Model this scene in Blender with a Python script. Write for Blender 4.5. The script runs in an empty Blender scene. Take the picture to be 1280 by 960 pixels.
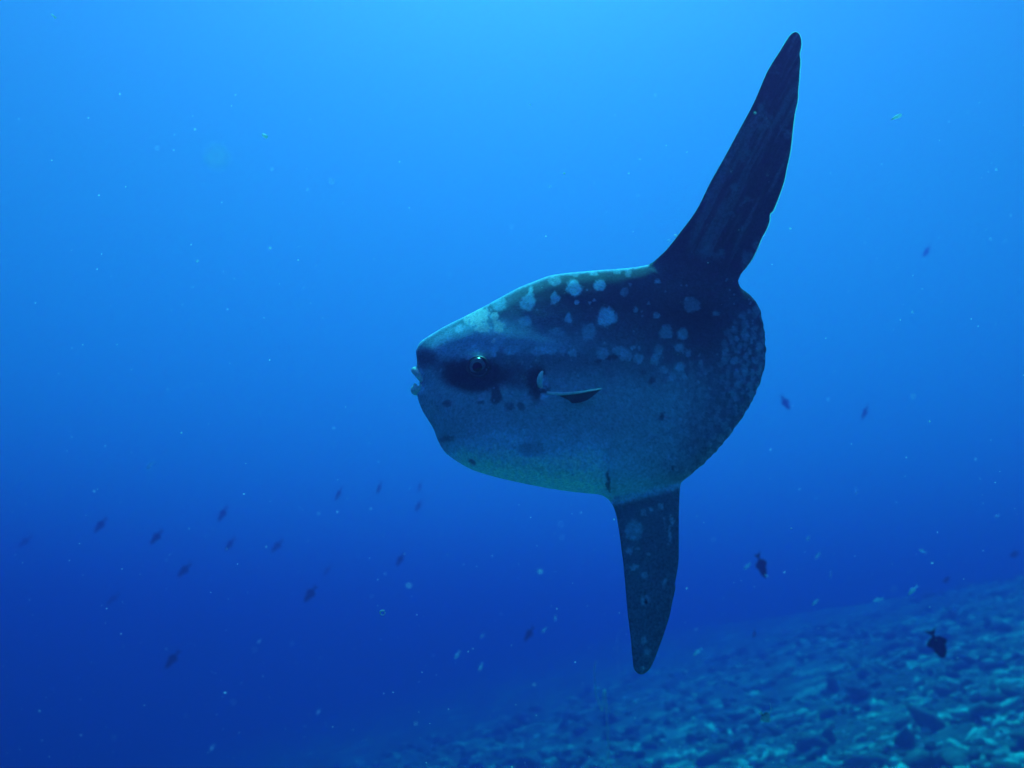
import bpy, bmesh, math, random
import numpy as np
from mathutils import Vector, Matrix, noise as mnoise
from mathutils.geometry import delaunay_2d_cdt

sc = bpy.context.scene
col = sc.collection
R = math.radians
rng = np.random.default_rng(11)
random.seed(11)

# ------------------------------------------------------------------ camera
F = 1204.0                    # focal length in photograph pixels (1280 wide)
PITCH = 18.0
DIST = 4.4                    # metres to the sunfish
cam_d = bpy.data.cameras.new('camera')
cam = bpy.data.objects.new('camera', cam_d)
col.objects.link(cam)
cam.location = (0, 0, 0)
cam.rotation_euler = (R(90 + PITCH), 0, 0)
cam_d.sensor_width = 36.0
cam_d.lens = 36.0 * F / 1280.0
cam_d.clip_start = 0.05
cam_d.clip_end = 3000
cam_d.dof.use_dof = True
cam_d.dof.focus_distance = DIST - 0.1
cam_d.dof.aperture_fstop = 1.5
sc.camera = cam

# ------------------------------------------------------------------ sky, sun, exposure
SUN_EL, SUN_AZ = 63.0, 0.0     # azimuth measured from +Y (straight ahead) towards +X
w = bpy.data.worlds.new('World'); sc.world = w; w.use_nodes = True
nt = w.node_tree
sky = nt.nodes.new('ShaderNodeTexSky'); sky.sky_type = 'NISHITA'; sky.sun_disc = False
sky.sun_elevation = R(SUN_EL); sky.sun_rotation = R(SUN_AZ)
bg = nt.nodes['Background']; bg.inputs['Strength'].default_value = 0.08
nt.links.new(sky.outputs[0], bg.inputs['Color'])
sun_d = bpy.data.lights.new('sun', 'SUN'); sun_d.energy = 5.0; sun_d.angle = R(5.0); sun_d.color = (1.0, 0.96, 0.88)
sun = bpy.data.objects.new('sun', sun_d); col.objects.link(sun)
sun.rotation_euler = (R(-(90 - SUN_EL)), 0, R(-SUN_AZ))
sc.view_settings.view_transform = 'Standard'; sc.view_settings.look = 'None'
sc.view_settings.gamma = 1.0; sc.view_settings.exposure = 1.12
sc.view_settings.use_curve_mapping = False
sc.cycles.volume_bounces = 2
sc.cycles.max_bounces = 8
sc.cycles.use_denoising = True

# ------------------------------------------------------------------ helpers
CP, SP = math.cos(R(PITCH)), math.sin(R(PITCH))
def P(px, py, d):
    """world point on the view ray of a photograph pixel at camera depth d (metres)"""
    x = (px - 640.0) / F * d; y = (480.0 - py) / F * d
    return np.stack([x, CP * d - SP * y, SP * d + CP * y], -1) if isinstance(x, np.ndarray) or isinstance(d, np.ndarray) \
        else Vector((x, CP * d - SP * y, SP * d + CP * y))
CAMR = Matrix(((1, 0, 0), (0, SP * -1, CP), (0, CP, SP))).transposed()  # columns: right, up, forward
RIGHT = Vector((1, 0, 0)); UP = Vector((0, -SP, CP)); FWD = Vector((0, CP, SP))

def tag(o, label=None, cat=None, group=None, kind=None):
    if label: o['label'] = label
    if cat: o['category'] = cat
    if group: o['group'] = group
    if kind: o['kind'] = kind
    return o
def empty(name, loc):
    o = bpy.data.objects.new(name, None); col.objects.link(o)
    o.empty_display_size = 0.1; o.location = loc
    return o
def mesh_obj(name, verts, faces, mat, parent=None, smooth=True, offset=None):
    me = bpy.data.meshes.new(name)
    v = np.asarray(verts, float)
    if offset is not None: v = v - np.asarray(offset, float)
    me.from_pydata([tuple(p) for p in v], [], [tuple(int(i) for i in f) for f in faces])
    me.update()
    if smooth: me.polygons.foreach_set('use_smooth', [True] * len(me.polygons))
    me.materials.append(mat)
    o = bpy.data.objects.new(name, me); col.objects.link(o)
    if parent is not None: o.parent = parent
    return o
def new_mat(name):
    m = bpy.data.materials.new(name); m.use_nodes = True
    return m, m.node_tree, m.node_tree.nodes['Principled BSDF']
def plain(name, color, rough=0.6, spec=0.3, nscale=0.0, namp=0.25):
    m, t, b = new_mat(name)
    b.inputs['Roughness'].default_value = rough
    b.inputs['Specular IOR Level'].default_value = spec
    if nscale:
        tc = t.nodes.new('ShaderNodeTexCoord')
        n = t.nodes.new('ShaderNodeTexNoise'); n.inputs['Scale'].default_value = nscale; n.inputs['Detail'].default_value = 4
        t.links.new(tc.outputs['Object'], n.inputs['Vector'])
        r = t.nodes.new('ShaderNodeValToRGB')
        r.color_ramp.elements[0].position = 0.3; r.color_ramp.elements[1].position = 0.7
        r.color_ramp.elements[0].color = tuple(c * (1 - namp) for c in color) + (1,)
        r.color_ramp.elements[1].color = tuple(min(1, c * (1 + namp)) for c in color) + (1,)
        t.links.new(n.outputs['Fac'], r.inputs['Fac']); t.links.new(r.outputs['Color'], b.inputs['Base Color'])
    else:
        b.inputs['Base Color'].default_value = tuple(color) + (1,)
    return m

def translucent(m, fac, color):
    t = m.node_tree; out = [n for n in t.nodes if n.type == 'OUTPUT_MATERIAL'][0]; b = t.nodes['Principled BSDF']
    tr = t.nodes.new('ShaderNodeBsdfTranslucent'); tr.inputs['Color'].default_value = color
    mx = t.nodes.new('ShaderNodeMixShader'); mx.inputs[0].default_value = fac
    t.links.new(b.outputs[0], mx.inputs[1]); t.links.new(tr.outputs[0], mx.inputs[2]); t.links.new(mx.outputs[0], out.inputs['Surface'])

def hash2(ix, iy, seed):
    h = (ix * 374761393 + iy * 668265263 + seed * 982451653) & 0x7fffffff
    h = ((h ^ (h >> 13)) * 1274126177) & 0x7fffffff
    return ((h ^ (h >> 16)) & 0xffff) / 65535.0
def vnoise(x, y, seed=0):
    ix = np.floor(x).astype(np.int64); iy = np.floor(y).astype(np.int64)
    fx = x - ix; fy = y - iy
    fx = fx * fx * (3 - 2 * fx); fy = fy * fy * (3 - 2 * fy)
    a = hash2(ix, iy, seed); b = hash2(ix + 1, iy, seed); c = hash2(ix, iy + 1, seed); d = hash2(ix + 1, iy + 1, seed)
    return (a * (1 - fx) + b * fx) * (1 - fy) + (c * (1 - fx) + d * fx) * fy
def fbm(x, y, seed=0, octv=4):
    s = 0; a = 0.5; tot = 0
    for k in range(octv):
        s = s + a * vnoise(x, y, seed + k * 17); tot += a
        x = x * 2.03 + 3.1; y = y * 2.03 + 7.7; a *= 0.5
    return s / tot
def sstep(a, b, x):
    t = np.clip((x - a) / (b - a), 0, 1); return t * t * (3 - 2 * t)

# ------------------------------------------------------------------ sea water: the air of this place
SURFACE_Z = 23
def sea_water():
    x0, x1, y0, y1, z0, z1 = -450, 450, -300, 600, -46, SURFACE_Z
    v = [(x0,y0,z0),(x1,y0,z0),(x1,y1,z0),(x0,y1,z0),(x0,y0,z1),(x1,y0,z1),(x1,y1,z1),(x0,y1,z1)]
    f = [(0,3,2,1),(4,5,6,7),(0,1,5,4),(1,2,6,5),(2,3,7,6),(3,0,4,7)]
    m = bpy.data.materials.new('sea_water'); m.use_nodes = True
    t = m.node_tree; t.nodes.clear()
    out = t.nodes.new('ShaderNodeOutputMaterial')
    pv = t.nodes.new('ShaderNodeVolumePrincipled')
    pv.inputs['Color'].default_value = (0.0001, 0.0070, 0.113, 1)
    pv.inputs['Absorption Color'].default_value = (0.0, 0.65, 0.80, 1)
    pv.inputs['Density'].default_value = 0.12
    pv.inputs['Anisotropy'].default_value = 0.50
    vs = t.nodes.new('ShaderNodeVolumeScatter')          # suspended particles scatter forwards, towards the viewer from the sun
    vs.inputs['Color'].default_value = (1, 0.12, 0.06, 1)
    vs.inputs['Density'].default_value = 0.021
    vs.inputs['Anisotropy'].default_value = 0.93
    ad = t.nodes.new('ShaderNodeAddShader')
    t.links.new(pv.outputs[0], ad.inputs[0]); t.links.new(vs.outputs[0], ad.inputs[1])
    t.links.new(ad.outputs[0], out.inputs['Volume'])
    o = mesh_obj('haze', v, f, m, smooth=False)
    tag(o, 'clear deep blue sea water filling the whole place', 'water', kind='stuff')
sea_water()

# ------------------------------------------------------------------ sea floor
def floor_h(x, y):
    """reef slope: a rubble terrace to the right that falls away to the left"""
    base = -8.6 + 0.075 * y + 0.27 * x
    base = 11 - np.logaddexp(0, 11 - base)          # levels off below the surface far up the slope
    h = base + 0.9 * (fbm(x * 0.11 + 5, y * 0.11, 3, 3) - 0.5) + 0.34 * (fbm(x * 0.6, y * 0.6, 8, 3) - 0.5) \
        + 0.16 * (fbm(x * 2.1, y * 2.1, 21, 3) - 0.5)
    return np.maximum(h, -44 + 1.5 * fbm(x * 0.05, y * 0.05, 5, 2))
def floor_mat():
    m, t, b = new_mat('reef_floor')
    tc = t.nodes.new('ShaderNodeTexCoord')
    mp = t.nodes.new('ShaderNodeMapping'); mp.inputs['Rotation'].default_value = (0, 0, R(28)); mp.inputs['Scale'].default_value = (0.75, 1.5, 1)
    t.links.new(tc.outputs['Object'], mp.inputs['Vector'])
    n1 = t.nodes.new('ShaderNodeTexNoise'); n1.inputs['Scale'].default_value = 0.34; n1.inputs['Detail'].default_value = 6; n1.inputs['Roughness'].default_value = 0.62
    n2 = t.nodes.new('ShaderNodeTexNoise'); n2.inputs['Scale'].default_value = 2.6; n2.inputs['Detail'].default_value = 5; n2.inputs['Roughness'].default_value = 0.7
    for n in (n1, n2): t.links.new(mp.outputs[0], n.inputs['Vector'])
    r1 = t.nodes.new('ShaderNodeValToRGB')
    e = r1.color_ramp.elements
    e[0].position = 0.44; e[0].color = (0.10, 0.12, 0.11, 1)
    e[1].position = 0.66; e[1].color = (0.75, 0.75, 0.68, 1)
    e2 = e.new(0.53); e2.color = (0.18, 0.2, 0.18, 1)
    t.links.new(n1.outputs['Fac'], r1.inputs['Fac'])
    r2 = t.nodes.new('ShaderNodeValToRGB')
    r2.color_ramp.elements[0].position = 0.36; r2.color_ramp.elements[0].color = (0.25, 0.25, 0.25, 1)
    r2.color_ramp.elements[1].position = 0.62; r2.color_ramp.elements[1].color = (1, 1, 1, 1)
    t.links.new(n2.outputs['Fac'], r2.inputs['Fac'])
    mx = t.nodes.new('ShaderNodeMixRGB'); mx.blend_type = 'MULTIPLY'; mx.inputs['Fac'].default_value = 0.9
    t.links.new(r1.outputs['Color'], mx.inputs['Color1']); t.links.new(r2.outputs['Color'], mx.inputs['Color2'])
    t.links.new(mx.outputs[0], b.inputs['Base Color'])
    b.inputs['Roughness'].default_value = 0.95; b.inputs['Specular IOR Level'].default_value = 0.1
    return m
def sea_floor():
    n = 330
    s = np.linspace(-1, 1, n)
    gx = 8 + 30 * s + (600 - 30) * np.sign(s) * np.abs(s) ** 7
    t_ = np.linspace(0, 1, n)
    gy = -20 + 90 * t_ + (650 - 70) * t_ ** 9
    X, Y = np.meshgrid(gx, gy)
    Z = floor_h(X, Y)
    v = np.stack([X.ravel(), Y.ravel(), Z.ravel()], 1)
    i = np.arange((n - 1) * (n - 1)); r = i // (n - 1); c = i % (n - 1); a = r * n + c
    f = np.stack([a, a + 1, a + n + 1, a + n], 1)
    o = mesh_obj('sea_floor', v, f, floor_mat())
    tag(o, 'rubble strewn reef slope with pale sandy patches under the sunfish', 'sea floor', kind='structure')
sea_floor()

# coral rubble: broken branches and lumps nobody could count
def rubble(name, label, count, seed, mat, smin, smax, pale):
    r = np.random.default_rng(seed)
    ico = bmesh.new(); bmesh.ops.create_icosphere(ico, subdivisions=1, radius=1.0)
    bv = np.array([v.co[:] for v in ico.verts]); bf = np.array([[v.index for v in f.verts] for f in ico.faces]); ico.free()
    nv = len(bv)
    d = 15 + 80 * r.random(count * 12) ** 1.4; x = r.uniform(-0.45, 0.60, count * 12) * d; y = d
    cl = fbm(x * 0.55, y * 0.55, 40 if pale else 71, 3)
    keep = np.where(r.random(len(x)) < np.clip((cl - 0.42) * 5, 0.04, 1))[0][:count]
    x, y = x[keep], y[keep]; z = floor_h(x, y); n = len(x)
    s = smin * (smax / smin) ** (r.random(n) ** 2.6)
    sc3 = s[:, None] * np.stack([r.uniform(0.8, 2.2, n), r.uniform(0.5, 1.0, n), r.uniform(0.4, 0.9, n)], 1)
    p = bv[None] * (1 + 0.35 * r.standard_normal((n, nv, 1)).clip(-1.4, 1.4)) * sc3[:, None, :]
    a = r.uniform(0, 2 * math.pi, n)[:, None]; t = r.uniform(-0.6, 0.6, n)[:, None]
    ct, st, ca, sa = np.cos(t), np.sin(t), np.cos(a), np.sin(a)
    p = np.stack([p[..., 0] * ct - p[..., 2] * st, p[..., 1], p[..., 0] * st + p[..., 2] * ct], 2)
    p = np.stack([p[..., 0] * ca - p[..., 1] * sa, p[..., 0] * sa + p[..., 1] * ca, p[..., 2]], 2)
    V = p + np.stack([x, y, z + 0.2 * s], 1)[:, None, :]
    V = [V.reshape(-1, 3)]; Fc = [(bf[None] + (np.arange(n) * nv)[:, None, None]).reshape(-1, 3)]
    o = mesh_obj(name, np.concatenate(V), np.concatenate(Fc), mat, smooth=True)
    tag(o, label, 'coral rubble', kind='stuff')
pale_rubble_m = plain('pale_rubble', (0.68, 0.68, 0.6), 0.95, 0.1, 6.0, 0.35)
dark_coral_m = plain('dark_coral', (0.13, 0.15, 0.13), 0.95, 0.1, 5.0, 0.5)
rubble('coral_rubble', 'pale broken coral rubble scattered over the reef slope', 13000, 5, pale_rubble_m, 0.035, 0.38, True)
rubble('coral_clumps', 'dark algae covered coral clumps scattered over the reef slope', 7000, 6, dark_coral_m, 0.06, 0.60, False)

# ------------------------------------------------------------------ the sunfish
OUT_TOP = [(520,438),(525,428),(535,420.6),(554.7,408.6),(576.6,397.7),(596,387.8),(609.4,380.8),(631.3,368.6),(648.8,359.4),
           (666.3,352.4),(686,345),(707.8,341.4),(731.9,339.2),(758,337),(780,335.6),(795,333.8),(808,331.5),(816,327.8)]
OUT_DORSAL = [(825,320),(835,310),(853,287),(871,262),(888,228),(906,196),(920,170),(942,129),(959,90),(975,64),(986,46.5),(991,41.5),(995,40),
              (999,43),(1001.3,50),(1001.5,58),(999.6,67),(1000.4,76),(999.4,90),(998.8,101),(997.6,113),(997,126),(993.5,142),(991.5,157),(990.3,168),(989.2,179),(987,194),
              (983.5,210),(980,227),(975,242),(970,255),(966,264),(962.5,267.5),(961.5,278),(957,289),(952,298),(946.5,311),(940,324),(933,334),(926.5,342),(922.5,351)]
OUT_CLAVUS = [(925.5,359),(934,366),(943,373.8),(948,383),(951.6,394),(954.4,407.5),(956.2,423),(957.3,440),(956.2,455.6),(951.8,473),(943.5,494.5),
              (931,517),(917,537.8),(897.5,562),(881.6,577.6),(866,591),(857.5,598),(851.5,603)]
OUT_ANAL = [(850.3,609),(849.4,618),(848.6,640),(848.5,660),(848.4,682),(848,702.5),(845,722),(843.8,729),(844.2,736),(840.5,752),(836.9,770),(832.5,784),(828,798),
            (823,811),(818.5,823.5),(814.5,832),(811.2,837.5),(804.4,842.6),(800,842.8),(796,840.8),(792,834.5),(790.3,820),(789,804),(787,786),(785,770),(782.4,742),
            (779.6,708),(777,689),(774.9,671.6),(770.8,646),(766.6,633),(762.5,626.5),(756.6,621.5)]
OUT_BELLY = [(750,618.4),(729.7,616.2),(707.8,613.8),(686,610.4),(653,604),(620.3,596.4),(594,588.6),(576.6,580),(563.4,571.2),(554.7,563.4),
             (547,549.7),(542.7,538),(537,527.8),(528.8,514.7),(523.4,501.6),(521.6,494)]
OUT_FACE = [(522.2,489),(523.6,483.5),(524.4,479),(523.6,472.5),(521.8,465.5),(520.8,460),(521.3,453.5),(520.6,445)]
def resample(pts, step):
    pts = np.array(pts, float); seg = np.linalg.norm(np.diff(pts, axis=0), axis=1)
    # Catmull-Rom through the points, then even spacing
    q = np.vstack([2 * pts[0] - pts[1], pts, 2 * pts[-1] - pts[-2]]); fine = []
    for i in range(len(pts) - 1):
        p0, p1, p2, p3 = q[i:i + 4]
        for t in np.linspace(0, 1, 12, endpoint=False):
            fine.append(0.5 * (2 * p1 + (p2 - p0) * t + (2 * p0 - 5 * p1 + 4 * p2 - p3) * t * t + (3 * p1 - p0 - 3 * p2 + p3) * t ** 3))
    fine.append(pts[-1]); fine = np.array(fine)
    s = np.r_[0, np.cumsum(np.linalg.norm(np.diff(fine, axis=0), axis=1))]
    n = max(2, int(round(s[-1] / step)))
    ss = np.linspace(0, s[-1], n + 1)
    return np.stack([np.interp(ss, s, fine[:, 0]), np.interp(ss, s, fine[:, 1])], 1)
STEP = 2.2
outline = resample(OUT_TOP + OUT_DORSAL, STEP)[:-1]
clav = resample([OUT_DORSAL[-1]] + OUT_CLAVUS, STEP)
# uneven, faintly scalloped rim of the tail flap
k = np.arange(len(clav)); tng = np.gradient(clav, axis=0); nrm = np.stack([-tng[:, 1], tng[:, 0]], 1); nrm /= np.linalg.norm(nrm, axis=1)[:, None]
clav = clav + nrm * ((0.55 * np.sin(k * 0.9 + 3 * np.sin(k * 0.17)) + 1.3 * (vnoise(k * 0.45, k * 0.0, 3) - 0.5)) * sstep(0, 12, k) * sstep(0, 12, len(k) - k))[:, None]
outline = np.vstack([outline, clav[:-1], resample([OUT_CLAVUS[-1]] + OUT_ANAL + OUT_BELLY + OUT_FACE + [OUT_TOP[0]], STEP)[:-1]])
NB = len(outline)

BT = np.array(OUT_TOP[:-1] + [(845,337),(885,345),(923,356)] + OUT_CLAVUS[1:8])           # body's back without the fin
BB = np.array((OUT_BELLY[::-1])[:-1] + [(750,618.4),(764,621),(800,613.5),(850,604)] + OUT_CLAVUS[::-1][1:11])
WX = np.array([516, 524, 540, 570, 610, 660, 710, 760, 810, 850, 885, 910, 935, 958])
WY = np.array([10, 21, 33, 51, 68, 78, 79, 70, 53, 36, 21, 11, 6.5, 4.5])
def seg_dist(pts, poly, closed=False):
    best = np.full(len(pts), 1e9)
    m = len(poly)
    for i in range(m if closed else m - 1):
        a = poly[i]; b = poly[(i + 1) % m]; ab = b - a; L = max(1e-9, ab @ ab)
        t = np.clip(((pts - a) @ ab) / L, 0, 1)
        d = np.hypot(pts[:, 0] - a[0] - t * ab[0], pts[:, 1] - a[1] - t * ab[1])
        best = np.minimum(best, d)
    return best
def ell(x, y, cx, cy, rx, ry, ang=0.0):
    c, s = math.cos(ang), math.sin(ang); u = (x - cx) * c + (y - cy) * s; v = -(x - cx) * s + (y - cy) * c
    return np.sqrt((u / rx) ** 2 + (v / ry) ** 2)
def thick(x, y, d):
    """half thickness, in photograph pixels, of the animal at a point of its side view"""
    t = np.interp(x, BT[:, 0], BT[:, 1]); b = np.interp(x, BB[:, 0], BB[:, 1])
    mid = t * 0.46 + b * 0.54; half = np.where(y < mid, mid - t, b - mid)
    u = np.abs(y - mid) / np.maximum(half, 1)
    wv = np.interp(x, WX, WY)
    # smooth the width curve
    wv = 0.5 * wv + 0.25 * np.interp(x - 14, WX, WY) + 0.25 * np.interp(x + 14, WX, WY)
    core = wv * np.sqrt(np.maximum(0.0, 1 - np.minimum(u, 1) ** np.where(y < mid, np.interp(x, [520, 600, 680, 760], [1.15, 1.25, 1.4, 1.5]), 3.2)))
    round_ = np.sqrt(1 - (1 - np.minimum(d / np.interp(x, [520, 560, 640], [26.0, 30.0, 15.0]), 1)) ** 2)
    core = core * round_
    hd = np.maximum(0, np.interp(x, BT[:, 0], BT[:, 1]) - y); ha = np.maximum(0, y - np.interp(x, BB[:, 0], BB[:, 1]))
    h = np.maximum(hd, ha)
    fin = (2.6 + 9.5 * np.exp(-h / 34.0)) * (1 - np.exp(-d / 9.0))
    fin += 0.25 * np.sin((x * 0.9 + y * 0.42) * 1.0) * (h > 25) * sstep(25, 60, h) * sstep(0, 10, d)   # fin rays
    T = (core ** 3 + fin ** 3) ** (1 / 3.0)
    body = sstep(0, 12, d)
    g = lambda cx, cy, rx, ry, a=0: np.exp(-ell(x, y, cx, cy, rx, ry, a) ** 2)
    T += body * (5.5 * g(599, 446, 20, 7, 0.05)                 # brow over the eye
                 + 2.0 * g(560, 425, 26, 14, -0.5)              # bump of the snout
                 - 5.0 * g(556, 470, 24, 17)                    # hollow cheek in front of the eye
                 - 3.0 * g(598, 478, 34, 12)
                 + 3.4 * g(640, 424, 75, 15, 0.12)              # head ridge
                 + 1.6 * g(760, 436, 120, 11, 0.02)              # flank ridge
                 - 8.0 * g(677, 482, 11, 20, 0.0)               # gill hollow
                 + 5.0 * g(667, 470, 6, 20, 0.0)
                 + 3.0 * g(700, 500, 45, 14) + 4.0 * g(650, 585, 110, 18, 0.12)
                 - 4.0 * g(556, 556, 14, 12))                   # chin fold
    cre = np.array([(757, 566), (760, 590), (764, 606), (771, 622)], float)
    T -= body * 2.6 * np.exp(-(seg_dist(np.stack([x, y], 1), cre) / 1.9) ** 2)
    cre2 = np.array([(806, 549), (822, 541), (840, 536)], float)
    T -= body * 1.0 * np.exp(-(seg_dist(np.stack([x, y], 1), cre2) / 2.2) ** 2)
    base = np.array([(812, 338), (840, 350), (880, 361), (915, 358)], float)
    db = seg_dist(np.stack([x, y], 1), base)
    T += body * 0.8 * np.sin(db * 1.35) * np.exp(-(db / 13) ** 2)   # skin folds along the fin base
    T += body * (1.6 * (fbm(x * 0.035, y * 0.05, 61, 3) - 0.5) + 0.5 * (fbm(x * 0.2, y * 0.2, 62, 2) - 0.5)) * np.minimum(1, T / 15)
    rim = sstep(885, 915, x) * (h < 5)
    T += body * rim * 0.55 * np.sin(np.arctan2(y - 470, x - 800) * 62 + 5 * fbm(x * 0.03, y * 0.03, 7, 2))    # ridged tail flap
    return np.maximum(T, 0.25)
# slope of the midplane in the side view: the body rolls its back away from the viewer, the back fin sweeps towards the viewer
LEAN_Y = np.arange(20.0, 880.0, 2.0)
_sl = np.interp(LEAN_Y, [20, 160, 300, 356, 600, 640, 860], [-0.42, -0.30, -0.12, 0.50, 0.56, 0.46, 0.20])
_sl = np.convolve(np.pad(_sl, 12, mode='edge'), np.ones(25) / 25, mode='valid')
LEAN_O = -np.cumsum(_sl) * 2.0
LEAN_O -= np.interp(480.0, LEAN_Y, LEAN_O)
def lean(x, y):
    """sideways sweep of fins and tail (pixels, negative = towards the viewer)"""
    r = np.interp(y, LEAN_Y, LEAN_O)
    r = r - 0.0016 * np.maximum(0, x - 820) ** 2 * sstep(300, 380, y)
    return r + (x - 740) * 0.05
MPP = DIST / F
def to_world(x, y, off):
    return P(x, y, DIST + off * MPP)

def inside(pts, poly):
    r = np.zeros(len(pts), bool); m = len(poly)
    for i in range(m):
        a = poly[i]; b = poly[(i + 1) % m]
        c = ((a[1] > pts[:, 1]) != (b[1] > pts[:, 1]))
        xi = (b[0] - a[0]) * (pts[:, 1] - a[1]) / (b[1] - a[1] + 1e-12) + a[0]
        r ^= c & (pts[:, 0] < xi)
    return r
gx, gy = np.meshgrid(np.arange(515, 1004, STEP), np.arange(39, 845, STEP * 0.87))
gx = gx + (np.arange(gx.shape[0]) % 2)[:, None] * STEP / 2
gp = np.stack([gx.ravel(), gy.ravel()], 1) + rng.uniform(-0.25, 0.25, (gx.size, 2))
gp = gp[inside(gp, outline)]
gp = gp[seg_dist(gp, outline, True) > 0.95]
ring = []                                              # a tight row just inside the rim keeps the edge round
allp = np.vstack([outline, gp])
res = delaunay_2d_cdt([Vector(p) for p in allp], [(i, (i + 1) % NB) for i in range(NB)], [], 1, 1e-5)
PX = np.array([v[:] for v in res[0]]); TRI = np.array([tuple(f) for f in res[2]])
isb = np.array([any(o < NB for o in ov) for ov in res[3]])
Dd = seg_dist(PX, outline, True); Dd[isb] = 0
TH = thick(PX[:, 0], PX[:, 1], Dd); TH[isb] = 0
LN = lean(PX[:, 0], PX[:, 1])

# ---- pigment of the skin, with some sunlit and shaded tones painted in
def pigment(x, y, d):
    n1 = fbm(x * 0.05, y * 0.05, 101, 4); n2 = fbm(x * 0.22, y * 0.22, 102, 3); n3 = fbm(x * 0.6, y * 0.6, 103, 2)
    wx = x + 7 * (fbm(x * 0.15, y * 0.15, 104, 4) - 0.5); wy = y + 7 * (fbm(x * 0.15, y * 0.15, 105, 4) - 0.5)
    dark = np.array([0.040, 0.058, 0.065]); back = np.array([0.12, 0.185, 0.185]); flank = np.array([0.31, 0.47, 0.44])
    belly = np.array([0.62, 0.80, 0.84]); spot = np.array([0.46, 0.68, 0.66]); teal = np.array([0.28, 0.46, 0.46]); white = np.array([0.84, 0.86, 0.84])
    C = np.repeat(back[None], len(x), 0).astype(float)
    def mix(c, m):
        nonlocal C
        m = np.clip(m, 0, 1)[:, None]; C = C * (1 - m) + np.asarray(c) * m
    # countershading; teal also paints in sunlight on snout, head ridge and back edge
    mix(flank, 0.85 * sstep(440, 500, y + 12 * (n1 - 0.5)) * (1 - sstep(820, 900, x + (y - 520) * 0.3)))
    mix(teal * 1.02, 0.95 * sstep(1.25, 0.5, ell(wx, wy, 588, 424, 74, 25, -0.22)))
    mix(teal, 0.6 * sstep(1.3, 0.4, ell(wx, wy, 660, 432, 50, 14)))
    mix(teal, 0.75 * np.exp(-ell(x, y, 665, 424, 75, 14, 0.12) ** 2))
    mix(teal, 0.3 * np.exp(-ell(x, y, 680, 350, 60, 7, -0.2) ** 2))
    mix(teal, 0.35 * np.exp(-ell(x, y, 812, 335, 26, 9, 0.25) ** 2))
    by = np.interp(x, [540, 580, 620, 660, 720, 760, 800, 850], [580, 552, 546, 550, 556, 566, 590, 625])
    mix(belly, 0.95 * sstep(-30, 30, y - by + 22 * (n1 - 0.5)) * sstep(535, 575, x) * (1 - 0.6 * sstep(755, 770, x) - 0.4 * sstep(780, 860, x)))
    mix(flank * 1.25, 0.45 * sstep(545, 560, y + 8 * (n2 - .5)) * sstep(735, 765, x) * (1 - sstep(765, 860, x)))
    # dark fins and tail, dark saddle above the flank ridge
    mix(dark, 0.75 * np.exp(-ell(x, y, 880, 400, 60, 55) ** 2) + 0.6 * np.exp(-ell(x, y, 790, 384, 100, 36, 0.05) ** 2))
    mix(dark * 1.1, 0.72 * sstep(1.3, 0.4, ell(wx, wy, 745, 369, 88, 27, 0.02)) * (0.6 + 0.8 * n1))
    t = np.interp(x, BT[:, 0], BT[:, 1]); hd = t - y; ha = y - np.interp(x, BB[:, 0], BB[:, 1])
    mix(dark * 0.55, sstep(-14, 26, hd) * sstep(814, 842, x + 0.25 * (t - y)) * (x > 800))
    mix(dark * 1.2, 0.72 * sstep(42, 6, y - t) * sstep(640, 700, x) * (0.7 + 0.6 * n1))
    mix(belly, 0.8 * np.exp(-(d / 2.2) ** 2) * (y < 440) * (x < 812))       # rim light painted along the edge of the back
    fin = sstep(10, 40, hd) * (x > 815)
    al = (x - 870) * 0.45 - (y - 350) * 0.89; ac = (x - 870) * 0.89 + (y - 350) * 0.45
    mix(back, fin * 0.75 * sstep(0.5, 0.75, fbm(al * 0.012, ac * 0.16, 131, 3)))
    mix(back * 1.5, fin * 0.5 * sstep(0.6, 0.75, fbm(x * 0.06, y * 0.06, 133, 4)))
    mix(back * 0.95, 0.9 * sstep(4, 14, ha) * (x > 740) * (x < 860) * (y > 600))
    # mask round the eye and cheek, with shade under the brow painted in
    mix(dark * 0.8, 0.95 * sstep(1.25, 0.7, ell(wx, wy, 596, 471, 40, 21, -0.06)))
    mix(dark * 0.9, 0.8 * sstep(1.2, 0.5, ell(wx, wy, 572, 466, 26, 17, 0.3)))
    mix(dark * 0.9, 0.7 * sstep(1.3, 0.5, ell(wx, wy, 533, 447, 16, 11, 0.2)))
    mix(dark, 0.7 * sstep(1.3, 0.5, ell(wx, wy, 645, 470, 24, 18, 0.2)))
    mix(dark * 0.9, 0.9 * sstep(1.3, 0.6, ell(wx, wy, 672, 478, 14, 24, 0.0)))  # shade of the gill hollow painted dark
    mix(flank, 0.5 * sstep(1.2, 0.3, ell(wx, wy, 537, 478, 10, 24)))
    for cx, cy, rx, ry, a in ((559,505,5,4,.6),(637.8,508,5.5,6,.55),(651,507.7,4.5,5.5,.6),(620,495,7,12,.8),(599.5,502.7,4,3,.6),(589.7,577.5,4,3.2,.8),
                              (558,549,9,4,.5),(665,561,18,9,.38),(760,601,2.6,14,.8),(869,394,11,6,.7),(763,446,9,4,.8),(748,453,5,4,.6),(814,475,4,5,.7),(827,520,3.5,5,.7),(805,466,4,3,.6),(840,582,4,3,.8)):  # dark spots; the tall thin one paints shade into the crease
        mix(dark, a * sstep(1.25, 0.75, ell(wx, wy, cx, cy, rx, ry)))
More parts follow.
